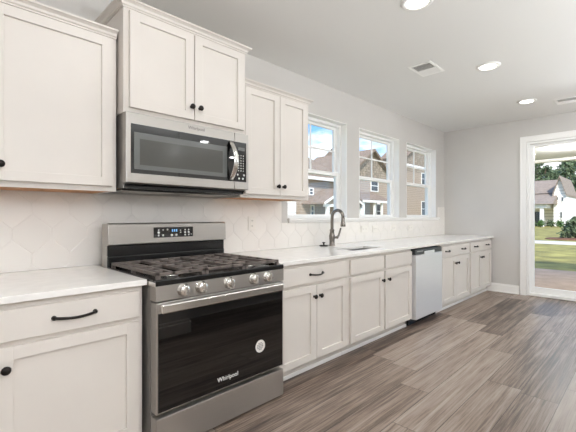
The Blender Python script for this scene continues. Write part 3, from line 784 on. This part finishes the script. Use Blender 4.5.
for k, px in enumerate((-0.8, 1.2, 3.1, 5.2)):  # unseen bowls, added to throw fill light up at the ceiling
    py, pz = -4.05, 1.62
    r = thing('added_bowl_lamp', (px, py, pz), ('first', 'second', 'third', 'fourth')[k] + ' white uplight bowl added for ceiling fill, unseen behind the camera', 'lamp', 'added fill bowls behind the camera')
    MB().lathe([(0.02, 0), (0.10, 0.012), (0.17, 0.05), (0.205, 0.11), (0.200, 0.11), (0.165, 0.056), (0.10, 0.02), (0.02, 0.01)], (px, py, pz), 'z', 32).build('bowl', 'vinyl', r)
    MB().lathe([(0.018, 0), (0.012, 0.02), (0.005, 0.03), (0.005, 1.09), (0.06, 1.10), (0.06, CZ - pz - 0.012)], (px, py, pz + 0.011), 'z', 20).build('stem', 'nickel', r)
    for sx in (-0.07, 0.07):
        ld = bpy.data.lights.new('fill_bowl_light', 'POINT'); ld.shadow_soft_size = 0.03; ld.energy = FILL_BOWL_W / 2; ld.color = (0.92, 0.965, 1.0)
        lo = bpy.data.objects.new('fill_bowl_light', ld); COL.objects.link(lo); lo.parent = r; lo.location = (sx, 0, 0.075)

for k, px in enumerate((-1.0, 0.4, 5.5)):  # globes added out of view as soft fill for cabinets and tiles
    py, pz = (-3.35, -3.35, -3.3)[k], 1.95
    r = thing('added_globe_lamp', (px, py, pz), ('first', 'second', 'third')[k] + ' large white glowing globe added for fill, unseen behind the camera', 'lamp', 'added fill globes behind the camera')
    MB().sphere((px, py, pz), 0.28).build('globe', 'globe', r)
    MB().lathe([(0.05, 0), (0.05, 0.02), (0.005, 0.03), (0.005, 0.50), (0.06, 0.51), (0.06, CZ - pz - 0.271)], (px, py, pz + 0.27), 'z', 20).build('stem', 'nickel', r)

# ------------------------------------------------------------------ outside


def E(u, v, d):
    """a point at depth d (distance along +y from the eye) lying on a photographed sight line"""
    dx = u - 288.0; Z = d * 2 ** 0.5 / (1 - dx / 366.0)
    return Vector((d * (366 + dx) / (366 - dx), D(d), EYE - (v - 216.0) * Z / 366.0))


GZ = -0.12
struct(MB().box(-40, 140, -60, 90, GZ - 0.4, GZ).build('ground', 'grass'))
struct(MB().box(WX + T, 10.65, -7.0, 0.6, GZ - 0.1, -0.03, 0.01).build('patio_slab', 'concrete'))
struct(MB().box(21.6, 24.0, -60, 40, GZ - 0.1, GZ + 0.02).build('sidewalk', 'walk'))
# covered porch over the patio
r = struct(bpy.data.objects.new('porch_roof', None)); COL.objects.link(r); r.location = (8.6, -3, 2.6)
MB().box(WX + T + 0.01, 10.35, -6.9, 0.5, 2.56, 2.62).build('soffit', 'soffit', r)
MB().box(10.22, 10.42, -6.9, 0.5, 2.50, 2.80, 0.004).build('fascia_beam', 'trim', r)
MB().poly([(WX + T + 0.01, -6.95, 3.6), (WX + T + 0.01, -6.95, 3.5), (10.6, -6.95, 2.80), (10.6, -6.95, 2.90)], (0, 7.5, 0)).build('roof_deck', 'shingle', r)
lx, ly = 8.66, D(1.13)
r = thing('porch_lamp', (lx, ly, 2.56), 'round recessed lamp in the porch ceiling outside the patio door', 'lamp')
MB().lathe([(0.12, 0), (0.12, 0.004), (0.10, 0.009), (0.085, 0.009), (0.085, 0)], (lx, ly, 2.5595), 'z-', 24).build('trim_ring', 'trim', r)
MB().lathe([(0.084, 0), (0.084, 0.007), (0.002, 0.010)], (lx, ly, 2.5595), 'z-', 24).build('lens', 'lens', r)
ld = bpy.data.lights.new('porch_light', 'POINT'); ld.shadow_soft_size = 0.04; ld.energy = PORCH_W; ld.color = (1, 0.98, 0.95)
lo = bpy.data.objects.new('porch_light', ld); COL.objects.link(lo); lo.parent = r; lo.location = (0, 0, -0.06)


def win(house, x0, x1, z0, z1, y, name='window'):
    t = 0.12
    f = MB().box(x0 - t, x0, y - 0.08, y, z0 - t, z1 + t).box(x1, x1 + t, y - 0.08, y, z0 - t, z1 + t).box(x0, x1, y - 0.08, y, z1, z1 + t).box(x0, x1, y - 0.08, y, z0 - t, z0).box(x0, x1, y - 0.06, y, (z0 + z1) / 2 - 0.04, (z0 + z1) / 2 + 0.04)
    f = f.build(name, 'trim', house)
    MB().box(x0, x1, y - 0.03, y - 0.001, z0, z1).build('pane', 'winglass', f)


# house seen through the first window: hip roof, taupe siding
yA = D(25)
h = thing('house', (31, yA + 4, GZ), 'taupe house with hip roof outside the left window', 'house', 'neighbouring houses')
MB().box(25, 33.9, yA, yA + 9, GZ, 5.0).build('walls', 'siding', h)
m = MB(); ez = 5.25
c = [(24.4, yA - 0.6), (34.5, yA - 0.6), (34.5, yA + 9.6), (24.4, yA + 9.6)]
b0 = [m.bm.verts.new((x, y, ez)) for x, y in c]; rA = m.bm.verts.new((28.4, yA + 4.3, 8.6)); rB = m.bm.verts.new((32.6, yA + 4.3, 8.3))
m.bm.faces.new((b0[0], b0[1], rB, rA)); m.bm.faces.new((b0[1], b0[2], rB)); m.bm.faces.new((b0[2], b0[3], rA, rB)); m.bm.faces.new((b0[3], b0[0], rA)); m.bm.faces.new(list(reversed(b0)))
m.build('roof', 'shingle', h)
MB().box(24.4, 34.5, yA - 0.66, yA - 0.6, 4.95, 5.27).box(34.5, 34.56, yA - 0.66, yA + 9.6, 4.95, 5.27).build('fascia', 'trim', h)
MB().box(24.4, 34.5, yA - 0.598, yA - 0.002, 4.98, 5.02).build('soffit_board', 'tan', h)
p0, p1 = E(309.5, 194, 25), E(312.5, 189, 25); win(h, p0.x, p1.x, p0.z, p1.z, yA)
p0, p1 = E(311, 216, 25), E(313.2, 206, 25); win(h, p0.x, p1.x, p0.z, p1.z, yA)
MB().box(21.5, E(296, 0, 24).x, D(24), D(24.98), GZ, 2.6).build('side_wing', 'whitesiding', h)
# gabled porch at its right end
e0 = E(324.5, 203.5, 22); pk = E(345, 189, 22); x2 = 2 * pk.x - e0.x
for xs_ in (e0.x, x2):
    MB().poly([(xs_, D(22.02), e0.z - 0.02), (pk.x, D(22.02), pk.z - 0.02), (pk.x, D(22.02), pk.z + 0.12), (xs_, D(22.02), e0.z + 0.12)], (0, 2.9, 0)).build('porch_gable_roof', 'shingle', h)
    MB().poly([(xs_, D(21.93), e0.z - 0.10), (pk.x, D(21.93), pk.z - 0.10), (pk.x, D(21.93), pk.z + 0.14), (xs_, D(21.93), e0.z + 0.14)], (0, 0.08, 0)).build('rake_board', 'trim', h)
MB().poly([(e0.x + 0.5, D(22.3), e0.z - 0.02), (x2 - 0.5, D(22.3), e0.z - 0.02), (pk.x, D(22.3), pk.z - 0.25)], (0, 0.1, 0)).build('porch_gable_wall', 'siding', h)
MB().box(e0.x + 0.4, x2 - 0.4, D(22.3), D(22.5), e0.z - 0.28, e0.z - 0.021).build('porch_beam', 'trim', h)
for u_ in (328.5, 352, 362):
    c_ = E(u_, 0, 22.3).x
    MB().box(c_ - 0.15, c_ + 0.15, D(22.28), D(22.58), GZ, e0.z - 0.281).build('porch_post', 'trim', h)

# house through the middle window: gable front with shake, lower porch roof
yB = D(25.4)
h = thing('house', (41, yB + 5, GZ), 'taupe gabled house with shake siding outside the middle window', 'house', 'neighbouring houses')
bx0, bx1, ex, pkz = 35.2, 45.6, 6.1, 9.55; bm_ = (bx0 + bx1) / 2
MB().box(bx0, bx1, yB, yB + 9, GZ, 5.9).build('walls', 'siding', h)
MB().poly([(bx0, yB - 0.02, 5.9), (bx1, yB - 0.02, 5.9), (bx1, yB - 0.02, ex), (bm_, yB - 0.02, pkz), (bx0, yB - 0.02, ex)], (0, 8.9, 0)).build('gable', 'shake', h)
MB().box(bx0, bx1, yB - 0.09, yB - 0.021, 5.75, 6.0).build('frieze_board', 'trim', h)
sl = (pkz - ex) / (bm_ - bx0)
for s_ in (1, -1):
    xo = bm_ - s_ * (bm_ - bx0 + 0.5); zo = pkz - sl * (bm_ - bx0 + 0.5)
    MB().poly([(xo, yB - 0.5, zo), (bm_, yB - 0.5, pkz + 0.0), (bm_, yB - 0.5, pkz + 0.18), (xo, yB - 0.5, zo + 0.18)], (0, 9.6, 0)).build('roof', 'shingle', h)
    MB().poly([(xo, yB - 0.56, zo - 0.12), (bm_, yB - 0.56, pkz - 0.12), (bm_, yB - 0.56, pkz + 0.19), (xo, yB - 0.56, zo + 0.19)], (0, 0.055, 0)).build('rake_board', 'shingle', h)
MB().poly([(40.8, yB + 6.5, 10.9), (40.8, yB + 1.9, 7.6), (40.8, yB + 11, 7.6)], (11, 0, 0)).build('main_roof', 'shingle', h)
MB().box(45.7, 51.5, yB + 2.2, yB + 10.6, GZ, 7.6).build('main_walls', 'siding', h)
p0, p1 = E(371, 190.5, 25.4), E(377.5, 181.5, 25.4); win(h, p0.x, p1.x, p0.z, p1.z, yB)
pa, pb = E(360, 190.5, 25.4), E(388, 201.5, 22.6)
MB().poly([(bx0 - 1.0, D(22.6), pb.z), (bx0 - 1.0, yB - 0.02, pb.z + 1.25), (bx0 - 1.0, yB - 0.02, pb.z - 0.05), (bx0 - 1.0, D(22.6), pb.z - 0.05)], (6.6, 0, 0)).build('porch_roof', 'shingle', h)
MB().box(bx0 - 1.05, bx0 + 5.7, D(22.5), D(22.59), pb.z - 0.22, pb.z + 0.03).build('porch_fascia', 'trim', h)
for u_ in (363.5, 374.5, 381.8):
    c_ = E(u_, 0, 22.8).x
    MB().box(c_ - 0.11, c_ + 0.11, D(22.7), D(22.92), GZ, pb.z - 0.06).build('porch_post', 'trim', h)
p0, p1 = E(376.5, 218, 25.4), E(380.5, 204.5, 25.4); win(h, p0.x, p1.x, p0.z, p1.z, yB, 'entry_door')

# house through the right window: tall gable end with shake above a sloping band
yC = D(27)
h = thing('house', (43, yC + 2, GZ), 'tall taupe house wall filling the right window outside', 'house', 'neighbouring houses')
cx0, cx1 = 52.8, 70.0
MB().box(cx0, cx1, yC, yC + 4.2, GZ, 8.2).build('walls', 'siding', h)
MB().poly([(cx0, yC - 0.02, 8.2), (cx1, yC - 0.02, 8.2), (cx1, yC - 0.02, 10.6), ((cx0 + cx1) / 2, yC - 0.02, 16.0), (cx0, yC - 0.02, 10.6)], (0, 4.2, 0)).build('gable', 'shake', h)
for s_ in (1, -1):
    xm_ = (cx0 + cx1) / 2; xo = xm_ - s_ * (xm_ - cx0 + 0.5); sl = 5.4 / (xm_ - cx0); zo = 16.0 - sl * (xm_ - cx0 + 0.5)
    MB().poly([(xo, yC - 0.5, zo), (xm_, yC - 0.5, 16.0), (xm_, yC - 0.5, 16.2), (xo, yC - 0.5, zo + 0.2)], (0, 4.9, 0)).build('roof', 'shingle', h)
a_, b_ = E(405, 165, 26.9), E(428, 170, 26.9)
MB().poly([(a_.x, yC - 0.1, a_.z), (b_.x, yC - 0.1, b_.z), (b_.x, yC - 0.1, b_.z + 0.3), (a_.x, yC - 0.1, a_.z + 0.3)], (0, 0.07, 0)).build('frieze_board', 'trim', h)
p0, p1 = E(421.5, 216, 27), E(425, 202, 27); win(h, p0.x, p1.x, p0.z, p1.z, yC)
p0, p1 = E(421.5, 184, 27), E(424.5, 174, 27); win(h, p0.x, p1.x, p0.z, p1.z, yC)


# white house beyond the lawn, seen through the patio door
def F(u, v, x):
    dx = u - 288.0; Z = x * 2 ** 0.5 / (1 + dx / 366.0)
    return Vector((x, D(x * (366 - dx) / (366 + dx)), EYE - (v - 216.0) * Z / 366.0))


XH = 58.0
h = thing('house', (XH + 5, F(552, 0, XH).y, GZ), 'white farmhouse with grey roof beyond the lawn outside the patio door', 'house')
yl, yr = F(532, 0, XH).y, F(566.2, 0, XH).y
ev = F(566, 194, XH).z; rg = F(560, 177.5, XH).z
gl = F(553.5, 0, XH).y; gp = (gl + yr) / 2 - 0.0
# gable wing at the right: gable faces the room
MB().poly([(XH, gl, GZ), (XH, yr, GZ), (XH, yr, ev), (XH, gp, rg), (XH, gl, ev)], (9, 0, 0)).build('gable_wing', 'whitesiding', h)
for a, b in ((gl, gp), (yr, gp)):
    dy = (a - b) * 0.12; dz = (ev - rg) * 0.12
    MB().poly([(XH - 0.4, a + dy, ev + dz), (XH - 0.4, b, rg), (XH - 0.4, b, rg + 0.25), (XH - 0.4, a + dy, ev + dz + 0.25)], (9.6, 0, 0)).build('wing_roof', 'shingle2', h)
# main block to the left with its roof slope towards the room
wt = F(545, 192, XH).z
MB().box(XH + 1.2, XH + 9, gl - 0.01, yl + 8, GZ, wt).build('walls', 'whitesiding', h)
MB().poly([(XH + 0.6, gl - 0.02, wt - 0.15), (XH + 4.5, gl - 0.02, rg + 0.1), (XH + 9.5, gl - 0.02, wt - 0.15)], (0, yl + 8.5 - gl, 0)).build('main_roof', 'shingle2', h)
pz = F(545, 204, XH - 3).z
MB().poly([(XH - 3.2, gl - 0.4, pz), (XH + 1.19, gl - 0.4, pz + 1.6), (XH + 1.19, gl - 0.4, pz), ], (0, yl + 5 - gl, 0)).build('porch_roof', 'shingle2', h)
MB().box(XH - 2.8, XH + 1.18, gl + 0.3, yl + 4, pz - 0.5, pz - 0.01).build('porch_beam', 'trim', h)
for k in range(4):
    yy = gl + 0.8 + k * 2.2
    MB().box(XH - 2.7, XH - 2.3, yy - 0.2, yy + 0.2, GZ, pz - 0.5).build('porch_post', 'trim', h)
MB().box(XH + 1.1, XH + 1.19, gl + 1.2, gl + 5.6, GZ, pz - 0.9).build('garage_door', 'winglass', h)
for (u_, v0, v1) in ((557.5, 201, 196), (562.8, 202, 196), (561.5, 219, 211)):
    a = F(u_ - 0.9, v0, XH); b = F(u_ + 0.9, v1, XH)
    fr = MB().box(XH - 0.08, XH - 0.001, a.y, b.y, a.z, b.z).build('window', 'trim', h)
    MB().box(XH - 0.12, XH - 0.081, a.y - 0.15, b.y + 0.15, a.z + 0.15, b.z - 0.15).build('pane', 'winglass', fr)


def foliage(name, m_, parent, blobs, n, size):
    me = MB()
    for (c, rx, rz) in blobs:
        for _ in range(n):
            d = Vector((random.gauss(0, 1), random.gauss(0, 1), random.gauss(0, 1))).normalized() * (random.random() ** 0.45)
            p = Vector(c) + Vector((d.x * rx, d.y * rx, d.z * rz))
            s_ = size * random.uniform(0.6, 1.4); a = Vector((random.gauss(0, 1), random.gauss(0, 1), random.gauss(0, 1))).normalized(); b = a.orthogonal().normalized(); c2 = a.cross(b)
            vs = [me.bm.verts.new(p + b * s_), me.bm.verts.new(p - b * s_ * 0.5 + c2 * s_ * 0.7), me.bm.verts.new(p - b * s_ * 0.5 - c2 * s_ * 0.7), me.bm.verts.new(p + a * s_ * 0.5)]
            me.bm.faces.new((vs[0], vs[1], vs[3])); me.bm.faces.new((vs[1], vs[2], vs[3])); me.bm.faces.new((vs[2], vs[0], vs[3]))
    return me.build(name, m_, parent)


PINES = [(537, 76, 160), (541.5, 106, 169), (546, 82, 166), (551, 130, 171), (555.5, 94, 170), (562, 112, 164), (566, 88, 158), (570.5, 100, 161), (574, 118, 156), (579, 76, 160), (584, 77, 163), (532, 78, 162)]
WHERE = ['at the left edge of the door glass', 'second from the left, behind the house roof', 'third from the left, above the white house roof', 'fourth from the left, short, above the white house roof', 'behind the white house just left of its gable', 'just right of the white gable peak', 'tall, second right of the white gable', 'third right of the white gable', 'tall and nearest the right edge', 'at the right beyond the door glass', 'far right beyond the door glass', 'hidden left of the door glass']
for (u_, x_, vt), wh in zip(PINES, WHERE):
    if u_ in (532, 584): continue
    b = F(u_, 216, x_); top_ = F(u_, vt, x_).z
    r = thing('pine_tree', (b.x, b.y, GZ), 'dark green pine tree ' + wh, 'tree', 'pines behind the white house')
    MB().tube([(b.x, b.y, GZ), (b.x + 0.1, b.y, top_ * 0.5), (b.x, b.y + 0.1, top_ * 0.96)], 0.32, 8, 0.10).build('trunk', 'bark', r)
    bl = [((b.x + random.uniform(-.5, .5), b.y + random.uniform(-.7, .7), top_ * (0.40 + 0.56 * k / 6)), 0.024 * x_ * (1.1 - 0.6 * k / 6) * random.uniform(.8, 1.25), 0.75) for k in range(7)]
    foliage('crown', 'leaf', r, bl, 42, 0.0048 * x_)
# tree line low behind
for k, (u_, x_, wh) in enumerate([(569.5, 72, 'right of the white house'), (540, 71.5, 'left behind the white house')]):
    b = F(u_, 216, x_)
    r = thing('broadleaf_tree', (b.x, b.y, GZ), 'rounded mid-green tree ' + wh, 'tree')
    MB().tube([(b.x, b.y, GZ), (b.x, b.y, 2.4)], 0.25, 8, 0.15).build('trunk', 'bark', r)
    foliage('crown', 'shrubleaf', r, [((b.x + random.uniform(-1, 1), b.y + random.uniform(-1, 1), 2.2 + random.uniform(-.8, 1.9)), 1.3, 1.1) for _ in range(5)], 150, 0.28)
# shrub bed by the sidewalk
bd = F(575.5, 230, 27.0)
struct(MB().lathe([(1.5, 0), (1.4, 0.05), (0.1, 0.09)], (bd.x, bd.y, GZ - 0.005), 'z', 32).build('mulch_bed', 'mulch'))
r = thing('shrub', (bd.x, bd.y, GZ), 'dark green bushy shrub in a mulch bed beyond the lawn', 'shrub')
MB().tube([(bd.x, bd.y, GZ + 0.05), (bd.x, bd.y, 0.8)], 0.06, 8, 0.04).build('stem', 'bark', r)
foliage('leaves', 'leaf', r, [((bd.x + random.uniform(-.3, .3), bd.y + random.uniform(-.3, .3), 0.20 + 0.15 * k), 0.66 - 0.08 * k, 0.25) for k in range(6)], 160, 0.09)
# low shrubs along the white house front
for k, u_ in enumerate((532, 541, 550.5, 560, 569.5)):
    b = F(u_, 220, XH - 4.2)
    o = foliage('low_shrub', 'shrubleaf' if k % 2 else 'leaf', None, [((b.x, b.y, 0.32), 0.42, 0.45)], 90, 0.15)
    tag(o, ('first', 'second', 'third', 'fourth', 'fifth', 'sixth')[k] + ' low shrub from the left in front of the white house', 'shrub', 'low shrubs by the white house')
